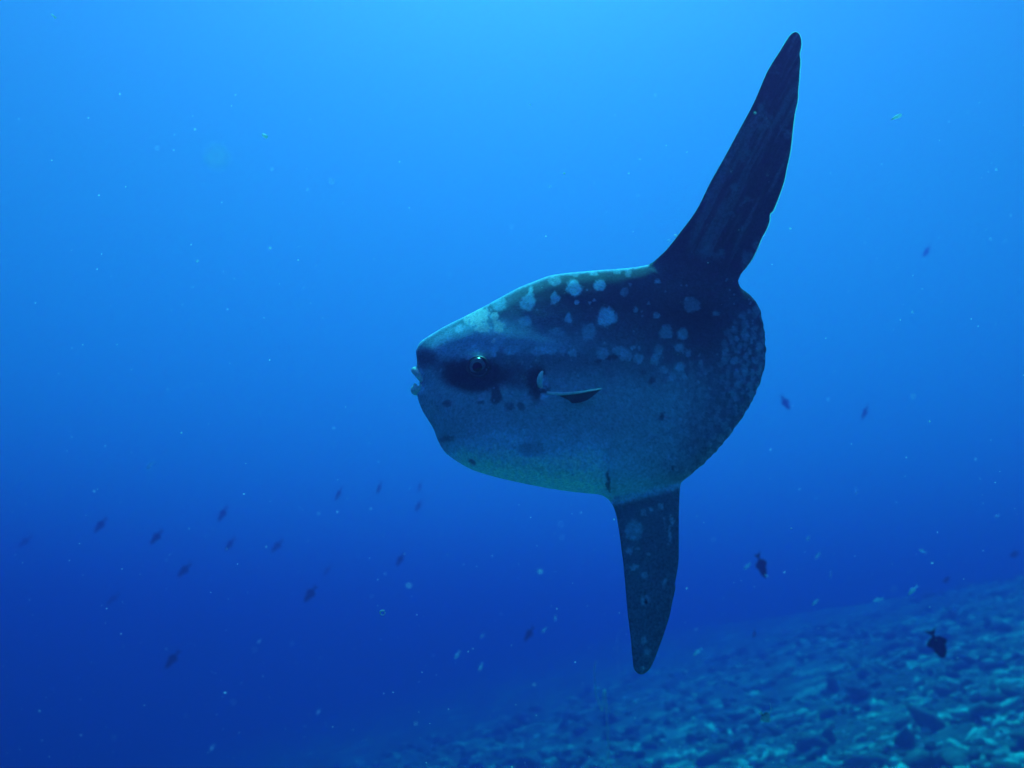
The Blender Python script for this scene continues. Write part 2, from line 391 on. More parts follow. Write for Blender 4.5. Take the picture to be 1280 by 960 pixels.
    # pale spots
    S = [(717.7,360.5,9.4,9.4,1),(749.4,356,7.2,7.2,.95),(693.6,372.5,5,7.2,.75),(659.3,379,9,9,.9),(663,368,3.6,9,.8),(758,396.6,11.5,12,.95),(711,397,4.6,5.6,.7),(722,377,2.4,2.4,.7),
         (736,415,9.5,10.5,.42),(697,415,8.8,5.6,.45),(656.4,402,8.4,7,.6),(693.6,351,8,6,.45),(618,438,4.6,6.6,.7),(639,438,10,5.6,.6),(674,439,9,5.4,.6),(687,437,8,5.6,.62),(702.4,440,4,4,.45),
         (715.5,440,6,4,.5),(753.8,441.4,8.6,6.6,.5),(775.6,439,8,6.5,.45),(593,432.7,4.6,6,.5),(624.7,379,9,9,.55),(794,386.7,3.1,3.1,.55),(820,394.8,4.4,4.4,.5),(833.5,414.5,7.4,8.3,.5),
         (854.2,417.4,7,7.7,.5),(849.9,434.9,6,6,.5),(860.8,440.3,4.4,4.4,.45),(824.7,437,5.5,6.5,.45),(819,449,5,6.6,.45),(798.5,448,6,6,.5),(783,445,8.6,7.4,.45),(790.8,436,2.6,2.6,.45),
         (799.5,434,2.4,2.4,.45),(848.8,459,5.6,5.4,.5),(829,462,5.5,4,.45),(840,471,6.2,6,.45),(854.9,470.5,3,3,.45),(781,364.8,5.5,5.5,.3),(821.4,352.4,3.4,3.4,.7),(864,381,10,7.7,.3),
         (895.8,392,4.8,3.4,.3),(655.3,539,4.4,4,.55),(786,341,4,6,.5),(771,340,5,3,.5),(741,341,6,3,.5),(716,343,6,3,.3),
         (791.7,662.6,11,12.5,.55),(805.8,640.6,3.8,4,.5),(814,636,2.6,2.6,.45),(826.3,632.8,4.4,4.4,.6),(788,689,4.6,5,.5),(797,686.5,2,2,.4),(810.6,693.5,2.6,2.6,.45),(791.7,709.6,5,4.2,.5),
         (806.6,720.8,4,4.2,.55),(831,729,3.4,6,.4),(807,751,6.5,6.5,.4),(804.4,801,4.2,5.8,.4),(810,815,4.2,5.8,.3),(804.4,834.5,4,4,.4),(839.5,650,2.2,7,.6),(837,669,1.6,11,.55),(831,655,1.4,8,.3)]
    r2 = np.random.default_rng(4)
    cand = []
    for _ in range(9000):                               # crowded small spots towards the tail
        cx = r2.uniform(832, 956); cy = r2.uniform(380, 602)
        if cy < 455 and cx < 905: continue
        if cy + (cx - 832) * 0.9 < 475: continue
        rr = r2.uniform(2.6, 5.4)
        if any((cx - q[0]) ** 2 + (cy - q[1]) ** 2 < (rr + q[2] + 0.9) ** 2 for q in cand): continue
        cand.append((cx, cy, rr))
    for cx, cy, rr in cand:
        a = (0.24 if cx < 900 else 0.30) * r2.uniform(0.5, 1.1) + 0.2 * math.exp(-((cx - 935) / 22) ** 2 - ((cy - 450) / 45) ** 2)
        S.append((cx, cy, rr * 0.95, rr * r2.uniform(1.0, 1.5), a))
    for cx, cy, rx, ry, a in S:
        near = (np.abs(x - cx) < rx * 2 + 6) & (np.abs(y - cy) < ry * 2 + 6)
        e = ell(wx[near], wy[near], cx, cy, rx, ry)
        m = np.clip(a * sstep(1.22, 0.78, e + 0.4 * (n3[near] - 0.5)) * (0.7 + 0.6 * n2[near]), 0, 1)[:, None]
        C[near] = C[near] * (1 - m) + spot * m
    mix(dark * 0.7, sstep(1.2, 0.7, ell(x, y, 807.5, 752, 2.3, 3.5)))
    # rough white patch on the forehead
    e = np.minimum.reduce([ell(wx, wy, 596, 395, 15, 9.5, -0.4), ell(wx, wy, 603, 409, 9.5, 7), ell(wx, wy, 622.5, 408.5, 6.8, 8.5), ell(wx, wy, 618, 396.5, 4.5, 5)])
    mix(white, sstep(1.22, 0.86, e + 0.75 * (n3 - 0.5) + 0.5 * (n2 - .5)))
    mix(white, 0.55 * sstep(1.2, 0.6, ell(wx, wy, 575.5, 410.5, 8, 4.6, -.2) + 0.9 * (n3 - 0.5)))
    mix(white, 0.25 * sstep(1.2, 0.6, ell(wx, wy, 552, 425, 15, 7, -.5) + 1.3 * (n3 - 0.5)))
    mix(white, 0.9 * sstep(1.15, 0.8, ell(wx, wy, 617, 426, 2.4, 2.6)))
    mix(white, 0.35 * sstep(1.2, 0.3, ell(wx, wy, 588, 447, 12, 3.4) + .5 * (n3 - .5)) + 0.6 * sstep(1.2, 0.4, ell(wx, wy, 598, 446.5, 6, 2.4)))
    # gill opening and lips
    mix(belly * 1.1, 0.55 * sstep(1.3, 0.3, ell(wx, wy, 681, 476, 8, 11, 0.4) + 0.8 * (n3 - 0.5)))
    mix(white, 0.85 * sstep(1.2, 0.8, ell(wx, wy, 675.8, 475.5, 3.0, 8.5, 0.1)))
    mix(belly * 1.2, 0.6 * sstep(1.2, 0.4, ell(wx, wy, 680, 496, 6, 5)))
    mix(belly, 0.75 * sstep(1.2, 0.35, ell(x, y, 524, 468, 6, 9)) + 0.75 * sstep(1.2, 0.35, ell(x, y, 525, 487, 6, 7)))
    # pale seam where the lower fin starts
    sd = seg_dist(np.stack([wx, wy], 1), np.array([(752, 620), (768, 627), (800, 616), (848, 607)], float))
    mix(belly, 0.65 * np.exp(-(sd / 4.5) ** 2))
    # small scars, freckles
    C = C * (0.80 + 0.40 * n2[:, None]) * (0.9 + 0.2 * n3[:, None])
    r3 = np.random.default_rng(9)
    for _ in range(260):
        cx = r3.uniform(525, 950); cy = r3.uniform(345, 612); rr = r3.uniform(0.9, 1.7)
        m = ((x - cx) ** 2 + (y - cy) ** 2 < rr * rr)
        C[m] = C[m] * 0.6 + 0.4 * (spot if r3.random() < 0.7 else dark)
    return C
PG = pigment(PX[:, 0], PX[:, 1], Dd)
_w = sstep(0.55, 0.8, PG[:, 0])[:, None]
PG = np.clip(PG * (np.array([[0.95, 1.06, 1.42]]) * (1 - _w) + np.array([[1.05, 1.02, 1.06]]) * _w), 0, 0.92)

def skin_mat():
    m, t, b = new_mat('sunfish_skin')
    at = t.nodes.new('ShaderNodeAttribute'); at.attribute_name = 'pigment'
    tc = t.nodes.new('ShaderNodeTexCoord')
    n = t.nodes.new('ShaderNodeTexNoise'); n.inputs['Scale'].default_value = 90; n.inputs['Detail'].default_value = 3
    t.links.new(tc.outputs['Object'], n.inputs['Vector'])
    r = t.nodes.new('ShaderNodeValToRGB')
    r.color_ramp.elements[0].position = 0.3; r.color_ramp.elements[0].color = (0.72, 0.72, 0.72, 1)
    r.color_ramp.elements[1].position = 0.72; r.color_ramp.elements[1].color = (1.25, 1.25, 1.25, 1)
    t.links.new(n.outputs['Fac'], r.inputs['Fac'])
    mx = t.nodes.new('ShaderNodeMixRGB'); mx.blend_type = 'MULTIPLY'; mx.inputs['Fac'].default_value = 1
    t.links.new(at.outputs['Color'], mx.inputs['Color1']); t.links.new(r.outputs['Color'], mx.inputs['Color2'])
    t.links.new(mx.outputs[0], b.inputs['Base Color'])
    bp = t.nodes.new('ShaderNodeBump'); bp.inputs['Strength'].default_value = 0.35; bp.inputs['Distance'].default_value = 0.006
    n2 = t.nodes.new('ShaderNodeTexNoise'); n2.inputs['Scale'].default_value = 140; n2.inputs['Detail'].default_value = 3
    t.links.new(tc.outputs['Object'], n2.inputs['Vector'])
    t.links.new(n2.outputs['Fac'], bp.inputs['Height']); t.links.new(bp.outputs[0], b.inputs['Normal'])
    b.inputs['Roughness'].default_value = 0.75; b.inputs['Specular IOR Level'].default_value = 0.02
    return m
SKIN = skin_mat()

fish_base = P(740, 480, DIST)
sunfish = empty('sunfish', fish_base)
tag(sunfish, 'huge pale spotted ocean sunfish with tall dark back fin swimming in open water', 'sunfish')
margin_m = plain('fin_margin', (0.45, 0.65, 0.68), 0.5, 0.2, 50, 0.3)
translucent(margin_m, 0.45, (0.3, 0.62, 0.68, 1))
DORSAL_EDGE = resample(OUT_TOP[-2:] + OUT_DORSAL, 2.5)
def fin_margin(fin, edge, width):
    tn = np.gradient(edge, axis=0); nr = np.stack([tn[:, 1], -tn[:, 0]], 1); nr /= np.linalg.norm(nr, axis=1)[:, None]
    n = len(edge); q = np.arange(n) / (n - 1)
    wd = width * (0.28 + 0.72 * sstep(0.38, 0.5, q)) * (0.75 + 0.5 * vnoise(q * 60, q * 0, 9)) * sstep(0, 0.04, q) * sstep(0, 0.06, 1 - q)
    A = edge - nr * 0.5; B = edge + nr * wd[:, None]
    V = np.vstack([to_world(A[:, 0], A[:, 1], lean(A[:, 0], A[:, 1])), to_world(B[:, 0], B[:, 1], lean(B[:, 0], B[:, 1]))]) - np.array(fish_base[:])
    mesh_obj('fin_margin', V, [(i, i + 1, n + i + 1, n + i) for i in range(n - 1)], margin_m, fin)
def build_sunfish():
    n = len(PX)
    x, y = PX[:, 0], PX[:, 1]
    near = to_world(x, y, LN - TH); far = to_world(x, y, LN + TH)
    fidx = np.where(isb, np.arange(n), 0); inner = np.where(~isb)[0]
    fidx[inner] = n + np.arange(len(inner))
    V = np.vstack([near, far[inner]]) - np.array(fish_base[:])
    PGall = np.vstack([PG, PG[inner]])
    a, b, c = PX[TRI[:, 0]], PX[TRI[:, 1]], PX[TRI[:, 2]]
    cr = (b[:, 0] - a[:, 0]) * (c[:, 1] - a[:, 1]) - (b[:, 1] - a[:, 1]) * (c[:, 0] - a[:, 0])
    T = np.where((cr < 0)[:, None], TRI, TRI[:, ::-1])      # y grows downwards: counter-clockwise for the viewer
    allT = np.vstack([T, fidx[T][:, ::-1]])
    # vertex normals of the whole animal, so that parts meet without a seam
    e1 = V[allT[:, 1]] - V[allT[:, 0]]; e2 = V[allT[:, 2]] - V[allT[:, 0]]; fn = np.cross(e1, e2)
    VN = np.zeros_like(V)
    for q in range(3): np.add.at(VN, allT[:, q], fn)
    VN /= np.maximum(1e-12, np.linalg.norm(VN, axis=1))[:, None]
    # which part each triangle belongs to
    cen = PX[T].mean(1); cx, cy = cen[:, 0], cen[:, 1]
    dbase = np.interp(cx, [806, 815, 845, 885, 923, 1010], [326, 334, 349, 358, 354, 354])
    abase = np.interp(cx, [740, 758, 768, 800, 851], [622, 622, 625, 615, 605])
    cl_x = np.interp(cy, [352, 400, 450, 500, 560, 604], [925, 906, 902, 894, 872, 850])
    part = np.zeros(len(T), int)
    part[(cx > cl_x) & (cy > 352) & (cy < 606)] = 3
    part[(cy < dbase) & (cx > 806)] = 1
    part[(cy > abase) & (cx > 745)] = 2
    part2 = np.r_[part, part]
    for k, nm in enumerate(('body', 'dorsal_fin', 'anal_fin', 'tail_flap')):
        t = allT[part2 == k]
        used, inv = np.unique(t, return_inverse=True); t = inv.reshape(t.shape)
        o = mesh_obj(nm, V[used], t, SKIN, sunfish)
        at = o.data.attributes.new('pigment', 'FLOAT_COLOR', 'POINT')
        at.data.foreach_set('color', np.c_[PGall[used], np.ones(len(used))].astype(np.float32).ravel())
        o.data.normals_split_custom_set_from_vertices([tuple(v) for v in VN[used]])
        if k == 1: fin_margin(o, DORSAL_EDGE, 1.2)
        if k == 1: o['label'] = 'nearly black tall back fin with ragged trailing edge'
build_sunfish()

def one(x, y):
    p = np.array([[x, y]], float); d = seg_dist(p, outline, True)
    return float(thick(p[:, 0], p[:, 1], d)[0]), float(lean(p[:, 0], p[:, 1])[0])
def fp(x, y, off):                                    # a point in the sunfish's own space
    return np.array(P(float(x), float(y), DIST + off * MPP)[:]) - np.array(fish_base[:])
def tube(path, radii, nseg=10):
    path = np.array(path, float); m = len(path); V = []; Fc = []
    tg = np.gradient(path, axis=0); ref = np.array([0.3, 0.2, 0.9])
    for i in range(m):
        t = tg[i] / (np.linalg.norm(tg[i]) + 1e-12)
        u = np.cross(t, ref); u /= np.linalg.norm(u) + 1e-12; v = np.cross(t, u)
        for j in range(nseg):
            a = 2 * math.pi * j / nseg
            V.append(path[i] + radii[i] * (math.cos(a) * u + math.sin(a) * v))
    for i in range(m - 1):
        for j in range(nseg):
            a = i * nseg + j; b = i * nseg + (j + 1) % nseg
            Fc.append((a, b, b + nseg, a + nseg))
    V.append(path[0]); V.append(path[-1])
    for j in range(nseg):
        Fc.append((len(V) - 2, (j + 1) % nseg, j)); Fc.append((len(V) - 1, (m - 1) * nseg + j, (m - 1) * nseg + (j + 1) % nseg))
    return V, Fc
def smooth_path(pts, n):
    pts = np.array(pts, float); s = np.linspace(0, len(pts) - 1, n); out = []
    q = np.vstack([2 * pts[0] - pts[1], pts, 2 * pts[-1] - pts[-2]])
    for t in s:
        i = min(int(t), len(pts) - 2); u = t - i; p0, p1, p2, p3 = q[i:i + 4]
        out.append(0.5 * (2 * p1 + (p2 - p0) * u + (2 * p0 - 5 * p1 + 4 * p2 - p3) * u * u + (3 * p1 - p0 - 3 * p2 + p3) * u ** 3))
    return np.array(out)
eye_m = plain('eye_dark', (0.022, 0.034, 0.046), 0.2, 0.35, 60, 0.3)
iris_m = plain('iris_ring', (0.13, 0.19, 0.22), 0.35, 0.3, 60, 0.3)
pupil_m = plain('pupil', (0.004, 0.005, 0.007), 0.12, 0.5)
lip_m = plain('pale_lip', (0.85, 0.88, 0.88), 0.55, 0.2, 80, 0.3)
fin_m = plain('fin_skin', (0.05, 0.075, 0.09), 0.5, 0.2, 40, 0.35)
edge_m = plain('fin_edge', (0.82, 0.88, 0.9), 0.5, 0.2, 60, 0.2)
throat_m = plain('mouth_dark', (0.02, 0.03, 0.035), 0.7, 0.1, 60, 0.3)

def sphere_cap(center, axis, rad, ang0, ang1, nr=8, ns=28, squash=1.0):
    ax = np.array(axis, float); ax /= np.linalg.norm(ax)
    u = np.cross(ax, [0, 0, 1.0]); u /= np.linalg.norm(u); v = np.cross(ax, u); V = []; Fc = []
    for i in range(nr + 1):
        a = ang0 + (ang1 - ang0) * i / nr
        for j in range(ns):
            b = 2 * math.pi * j / ns
            V.append(np.array(center) + rad * (squash * math.cos(a) * ax + math.sin(a) * (math.cos(b) * u + math.sin(b) * v)))
    for i in range(nr):
        for j in range(ns):
            a = i * ns + j; b = i * ns + (j + 1) % ns
            Fc.append((a, a + ns, b + ns, b))
    return V, Fc
for side in (-1, 1):
    th, ln = one(598, 459)
    c = fp(598, 459, ln + side * (th - 5.0)); axis = side * np.array(FWD[:]) + 0.12 * np.array(RIGHT[:]) * -1
    v, f = sphere_cap(c, axis, 12.0 * MPP, 0.0, 2.2, 12, 32, 0.8)
    e = mesh_obj('eye', v, f, eye_m, sunfish)
    v, f = sphere_cap(c, axis, 12.25 * MPP, 0.5, 0.95, 4, 32, 0.8); mesh_obj('iris', v, f, iris_m, e)
    v, f = sphere_cap(c, axis, 12.3 * MPP, 0.0, 0.5, 5, 28, 0.8); mesh_obj('pupil', v, f, pupil_m, e)
    # eyelid ring
    pts = []
    for j in range(25):
        a = 2 * math.pi * j / 24
        X, Y = 598 + 13.2 * math.cos(a), 459 + 12.4 * math.sin(a); t2, l2 = one(X, Y)
        pts.append(fp(X, Y, l2 + side * (t2 - 0.6)))
    v, f = tube(pts, [1.9 * MPP] * 25, 8); mesh_obj('eyelid', v, f, fin_m, sunfish)
    # pectoral fin: a small stiff fan folded out from the flank, seen on its edge; blade coloured dark for its shaded underside
    th, ln = one(686, 491)
    s0 = ln + side * (th - 1.0)
    rim = [(684, 491.5, s0), (700, 492.3, s0 + side * 7), (718, 491.3, s0 + side * 13), (736, 489, s0 + side * 16), (752, 485.8, s0 + side * 17)]
    trail = [(684, 494, s0 - side * 2), (698, 500, s0 + side * 3), (716, 504, s0 + side * 10), (734, 500, s0 + side * 17), (752, 485.8, s0 + side * 17)]
    A = smooth_path([fp(*q) for q in rim], 17); B = smooth_path([fp(*q) for q in trail], 17)
    V = []; Fc = []; nw = 7
    thv = np.array(FWD[:]) * MPP
    for sgn in (-1, 1):
        for i in range(17):
            for j in range(nw):
                q = j / (nw - 1); p = A[i] * (1 - q) + B[i] * q
                V.append(p + sgn * thv * (1.5 * (1 - q) + 0.15) * (1 - 0.8 * i / 16) + np.array(UP[:]) * MPP * 0.25 * math.sin(j * 3.1))
    N = 17 * nw
    for i in range(16):
        for j in range(nw - 1):
            a = i * nw + j; Fc.append((a, a + 1, a + nw + 1, a + nw)); Fc.append((N + a, N + a + nw, N + a + nw + 1, N + a + 1))
    for i in range(16):
        for j in (0, nw - 1):
            a = i * nw + j; Fc.append((a, a + nw, N + a + nw, N + a))
    pf = mesh_obj('pectoral_fin', V, Fc, fin_m, sunfish)
    v, f = tube(A, [(2.2 - 1.5 * i / 16) * MPP for i in range(17)], 8)
    mesh_obj('leading_edge', v, f, edge_m, pf)
    # fleshy gill flap in front of the fin
    t3, l3 = one(676, 476)
    gpts = [fp(678, 464.5, l3 + side * (t3 + 1.0)), fp(675.8, 469, l3 + side * (t3 + 5.5)), fp(674.5, 476, l3 + side * (t3 + 8.0)), fp(675.5, 483, l3 + side * (t3 + 5.5)), fp(679, 490, l3 + side * (t3 - 0.8))]
    v, f = tube(smooth_path(gpts, 12), [(1.3 + 2.1 * math.sin(math.pi * i / 11)) * MPP for i in range(12)], 8)
    mesh_obj('gill_flap', v, f, edge_m, sunfish)
lm = one(535, 470)[1]
up = [fp(528, 477, lm - 15), fp(523, 469.5, lm - 13.5), fp(519.5, 464.5, lm - 8), fp(518.6, 463, lm), fp(519.5, 464.5, lm + 8), fp(523, 469.5, lm + 13.5), fp(528, 477, lm + 15)]
v, f = tube(smooth_path(up, 31), [(1.9 + 2.6 * math.sin(math.pi * i / 30) ** 0.6 + 0.35 * math.sin(i * 2.3)) * MPP for i in range(31)], 10); mesh_obj('upper_lip', v, f, lip_m, sunfish)
lo = [fp(529, 481, lm - 15), fp(525.5, 486, lm - 13.5), fp(521, 488, lm - 9), fp(519.8, 487.6, lm), fp(521, 488, lm + 9), fp(525.5, 486, lm + 13.5), fp(529, 481, lm + 15)]
v, f = tube(smooth_path(lo, 31), [(2.2 + 4.2 * math.sin(math.pi * i / 30) ** 0.7 + 0.35 * math.sin(i * 1.7)) * MPP for i in range(31)], 10); mesh_obj('lower_lip', v, f, lip_m, sunfish)
tp = [fp(521.5, 483, lm - 10), fp(519, 481.5, lm - 4), fp(518.6, 481, lm), fp(519, 481.5, lm + 4), fp(521.5, 483, lm + 10)]
v, f = tube(smooth_path(tp, 15), [(0.8 + 1.3 * math.sin(math.pi * i / 14)) * MPP for i in range(15)], 8); mesh_obj('tooth_plate', v, f, lip_m, sunfish)

# ------------------------------------------------------------------ reef fish
def fish_body(prof, nseg=12, width=0.32):
    """prof: list of (x, top, bottom), x from snout 0 to tail root; returns verts, faces (length along -X is the head)"""
    V = []; Fc = []; m = len(prof)
    for i, (x, tp_, bt) in enumerate(prof):
        c = (tp_ + bt) / 2; h = (tp_ - bt) / 2
        for j in range(nseg):
            a = 2 * math.pi * j / nseg
            V.append((x, math.cos(a) * h * width, c + math.sin(a) * h))
    for i in range(m - 1):
        for j in range(nseg):
            a = i * nseg + j; b = i * nseg + (j + 1) % nseg; Fc.append((a, a + nseg, b + nseg, b))
    V += [(prof[0][0] - 0.01, 0, (prof[0][1] + prof[0][2]) / 2), (prof[-1][0] + 0.005, 0, (prof[-1][1] + prof[-1][2]) / 2)]
    for j in range(nseg):
        Fc.append((len(V) - 2, j, (j + 1) % nseg)); Fc.append((len(V) - 1, (m - 1) * nseg + (j + 1) % nseg, (m - 1) * nseg + j))
    return np.array(V), Fc
def fin_blade(poly, th=0.008):
    n = len(poly); V = [(p[0], -th, p[1]) for p in poly] + [(p[0], th, p[1]) for p in poly]
    Fc = [tuple(range(n)), tuple(range(2 * n - 1, n - 1, -1))] + [(i, i + n, (i + 1) % n + n, (i + 1) % n) for i in range(n)]
    return np.array(V), Fc
KINDS = {
 'dark': dict(prof=[(0,.02,-.03),(.05,.08,-.08),(.14,.15,-.14),(.28,.205,-.19),(.42,.21,-.20),(.55,.175,-.165),(.66,.11,-.10),(.74,.055,-.05),(.79,.045,-.042)], width=0.34,
   fins=[('dorsal_fin',[(.36,.19),(.44,.29),(.52,.34),(.60,.28),(.70,.16),(.72,.06),(.5,.16)]),('anal_fin',[(.38,-.18),(.46,-.28),(.54,-.32),(.62,-.25),(.70,-.14),(.72,-.05),(.5,-.15)]),
         ('tail_fin',[(.77,.045),(.86,.10),(1.0,.20),(.94,.08),(.91,0),(.94,-.08),(1.0,-.20),(.86,-.10),(.77,-.042)])]),
 'pale': dict(prof=[(0,.01,-.015),(.05,.05,-.05),(.15,.095,-.10),(.30,.125,-.13),(.45,.12,-.12),(.60,.085,-.085),(.72,.045,-.045),(.78,.032,-.032)], width=0.5,
   fins=[('dorsal_fin',[(.28,.12),(.34,.19),(.48,.185),(.62,.13),(.64,.07),(.45,.11)]),('anal_fin',[(.48,-.11),(.54,-.17),(.64,-.10),(.64,-.07)]),
         ('tail_fin',[(.76,.03),(.86,.09),(1.0,.17),(.90,.04),(.87,0),(.90,-.04),(1.0,-.17),(.86,-.09),(.76,-.03)])]),
 'banner': dict(prof=[(0,.0,-.03),(.06,.06,-.07),(.14,.20,-.18),(.28,.34,-.30),(.45,.37,-.33),(.60,.28,-.26),(.70,.13,-.13),(.76,.07,-.07),(.80,.06,-.06)], width=0.2,
   fins=[('dorsal_fin',[(.30,.34),(.40,.50),(.52,.46),(.70,.36),(.74,.10),(.5,.3)]),('anal_fin',[(.40,-.31),(.52,-.46),(.66,-.38),(.74,-.10),(.5,-.28)]),
         ('tail_fin',[(.78,.06),(.90,.14),(1.0,.17),(.97,0),(1.0,-.17),(.90,-.14),(.78,-.06)]),
         ('dorsal_filament',[(.36,.44),(.42,.60),(.56,.86),(.78,1.06),(1.05,1.18),(.80,1.03),(.60,.82),(.47,.58),(.42,.44)])]),
}
dark_fish_m = plain('dark_fish', (0.018, 0.022, 0.03), 0.6, 0.15, 5, 0.4)
pale_fish_m = plain('pale_fish', (0.50, 0.62, 0.80), 0.45, 0.3, 5, 0.25)
fisheye_m = plain('fish_eye', (0.01, 0.01, 0.012), 0.2, 0.5)
def banner_mat():
    m, t, b = new_mat('banded_fish')
    tc = t.nodes.new('ShaderNodeTexCoord'); sx = t.nodes.new('ShaderNodeSeparateXYZ'); t.links.new(tc.outputs['Object'], sx.inputs[0])
    ma = t.nodes.new('ShaderNodeMath'); ma.operation = 'MULTIPLY_ADD'; ma.inputs[1].default_value = 0.35; t.links.new(sx.outputs['Z'], ma.inputs[0]); t.links.new(sx.outputs['X'], ma.inputs[2])
    r = t.nodes.new('ShaderNodeValToRGB'); r.color_ramp.interpolation = 'CONSTANT'
    e = r.color_ramp.elements; e[0].color = (0.75, 0.75, 0.68, 1); e[1].position = 0.22; e[1].color = (0.015, 0.016, 0.02, 1)
    for pos, c in ((0.36, (0.78, 0.78, 0.72, 1)), (0.52, (0.015, 0.016, 0.02, 1)), (0.68, (0.70, 0.52, 0.08, 1))):
        q = e.new(pos); q.color = c
    t.links.new(ma.outputs[0], r.inputs['Fac']); t.links.new(r.outputs['Color'], b.inputs['Base Color']); b.inputs['Roughness'].default_value = 0.5
    return m
translucent(pale_fish_m, 0.4, (0.65, 0.8, 0.98, 1))
MATS = {'dark': dark_fish_m, 'pale': pale_fish_m, 'banner': banner_mat()}
proto = {}
def make_kind(kind):
    kd = KINDS[kind]; d = []
    v, f = fish_body(kd['prof'], 12, kd['width'])
    parts = [('body', v, f, MATS[kind])] + [(nm, *fin_blade(pl), edge_m if nm == 'dorsal_filament' else MATS[kind]) for nm, pl in kd['fins']]
    for nm, v, f, mt in parts:
        me = bpy.data.meshes.new(kind + '_' + nm); v = np.asarray(v) - np.array([0.45, 0, 0])
        me.from_pydata([tuple(p) for p in v], [], [tuple(q) for q in f]); me.update(); me.materials.append(mt)
        me.polygons.foreach_set('use_smooth', [nm == 'body'] * len(me.polygons)); d.append((nm, me))
    ex, ez = (0.10, 0.05) if kind != 'pale' else (0.09, 0.02)
    i = 2; pw = np.interp(ex, [p[0] for p in kd['prof']], [(p[1] - p[2]) / 2 for p in kd['prof']]) * kd['width']
    for s in (-1, 1):
        bm = bmesh.new(); bmesh.ops.create_icosphere(bm, subdivisions=1, radius=0.022)
        bmesh.ops.translate(bm, verts=bm.verts, vec=(ex - 0.45, s * pw * 0.92, ez)); me = bpy.data.meshes.new(kind + '_eye'); bm.to_mesh(me); bm.free()
        me.materials.append(fisheye_m); d.append(('eye', me))
    proto[kind] = d
for kd in KINDS: make_kind(kd)
def place_fish(kind, px, py, length_px, depth, head_deg, yaw, label, group=None, name='reef_fish', slim=1.0):
    """head_deg: direction of the head in the side view, 180 = left, 270 = down; yaw turns it towards the viewer"""
    L = length_px / F * depth / max(0.35, math.cos(R(yaw)))
    root = empty(name, P(px, py, depth))
    a = R(head_deg)
    hd = (RIGHT * math.cos(a) + UP * math.sin(a)) * math.cos(R(yaw)) - FWD * math.sin(R(yaw))
    xa = -hd.normalized()
    # back stays as upright as the heading lets it
    za = UP - xa * UP.dot(xa)
    if za.length < 0.2: za = RIGHT - xa * RIGHT.dot(xa)
    za.normalize(); ya = za.cross(xa)
    M = Matrix((xa, ya, za)).transposed().to_4x4()
    root.matrix_world = Matrix.Translation(P(px, py, depth)) @ M @ Matrix.Diagonal((L, L, L * slim, 1.0))
    for nm, me in proto[kind]:
        o = bpy.data.objects.new(nm, me); col.objects.link(o); o.parent = root
    tag(root, label, 'fish', group)
    return root
g1 = 'dark fish scattered in open water under the snout'
l1 = 'small dark fish adrift in open blue water below the sunfish\'s head'
for px, py, ln, dp, hd, yw in ((125,657,20,34,236,20),(195,672,20,30,232,10),(230,713,17,31,228,35),(215,825,24,26,234,10),(141,749,17,44,225,20),(31,677,15,46,225,30),
      (278,643,20,36,242,15),(287,681,15,36,240,40),(346,683,17,35,230,25),(387.5,743,22,27,234,5),(423,618,15,31,248,35),(474,610,14,30,255,30),(525,608,13,38,255,35),(523,633,13,40,240,35),
      (500,700,16,30,240,15),(409,713,14,46,235,30),(661,793,18,25,235,20)):
    place_fish('dark', px, py, ln * 1.15, dp * 1.3, hd, yw, l1, g1, slim=random.uniform(0.5, 0.78))
place_fish('dark', 1172, 806, 38, 13, 293, 10, 'dark oval reef fish hovering right above the rubble slope, head down')
place_fish('dark', 952, 708, 30, 18, 284, 25, 'dark fish with spread fins beside the sunfish\'s lower fin tip')
g2 = 'faint dark fish in open water behind the tail flap'; l2 = 'small faint dark fish in open blue water behind the sunfish\'s tail flap'
for px, py, ln, dp, hd, yw in ((982,504,18,32,295,20),(1081,516,18,33,235,25),(1158,315,16,44,232,20)):
    place_fish('dark', px, py, ln * 1.15, dp * 1.3, hd, yw, l2, g2, slim=random.uniform(0.55, 0.75))
g3 = 'tiny dark fish far off over the slope'; l3 = 'tiny dark fish far off low over the rubble slope'
for px, py, ln, dp, hd, yw in ((1183,725,12,27,200,30),(1268,693,14,29,190,20),(943,792,10,15,250,30)):
    place_fish('dark', px, py, ln * 1.1, dp * 1.3, hd, yw, l3, g3)
g4 = 'small pale fish over the rubble slope'; l4 = 'small pale silvery fish swimming low over the rubble slope'
for px, py, ln, dp, hd, yw in ((1070,614,9,13,250,40),(1022,695,11,14,225,20),(1038,718,10,14,260,20),(1019,753,12,12,215,20),(1097,750,15,12,190,10),(1141,738,18,10,222,5),(1153,689,11,12,160,10),
      (1010,673,8,17,230,20),(934,708,12,15,215,20),(872,815,15,11,218,10),(958,719.5,7,13,150,10),(1246,645,8,18,200,20)):
    place_fish('pale', px, py, ln, dp, hd, yw, l4, g4)
g5 = 'small pale fish below the sunfish'; l5 = 'small pale silvery fish in open water below the sunfish\'s belly'
for px, py, ln, dp, hd, yw in ((571.5,819,13,13,238,5),(601,834,12,14,250,5),(694,773,8,14,265,5),(680,788,9,15,230,5),(603,795,8,20,230,10),(324,802,6,14,230,10),(398,890,8,18,235,10),(265,935,10,20,240,10),(188,582,12,26,225,15)):
    place_fish('pale', px, py, ln, dp, hd, yw, l5, g5)
place_fish('banner', 957, 897, 15, 7.6, 320, 15, 'black and white banded fish with long trailing filament over the rubble', name='banded_fish')

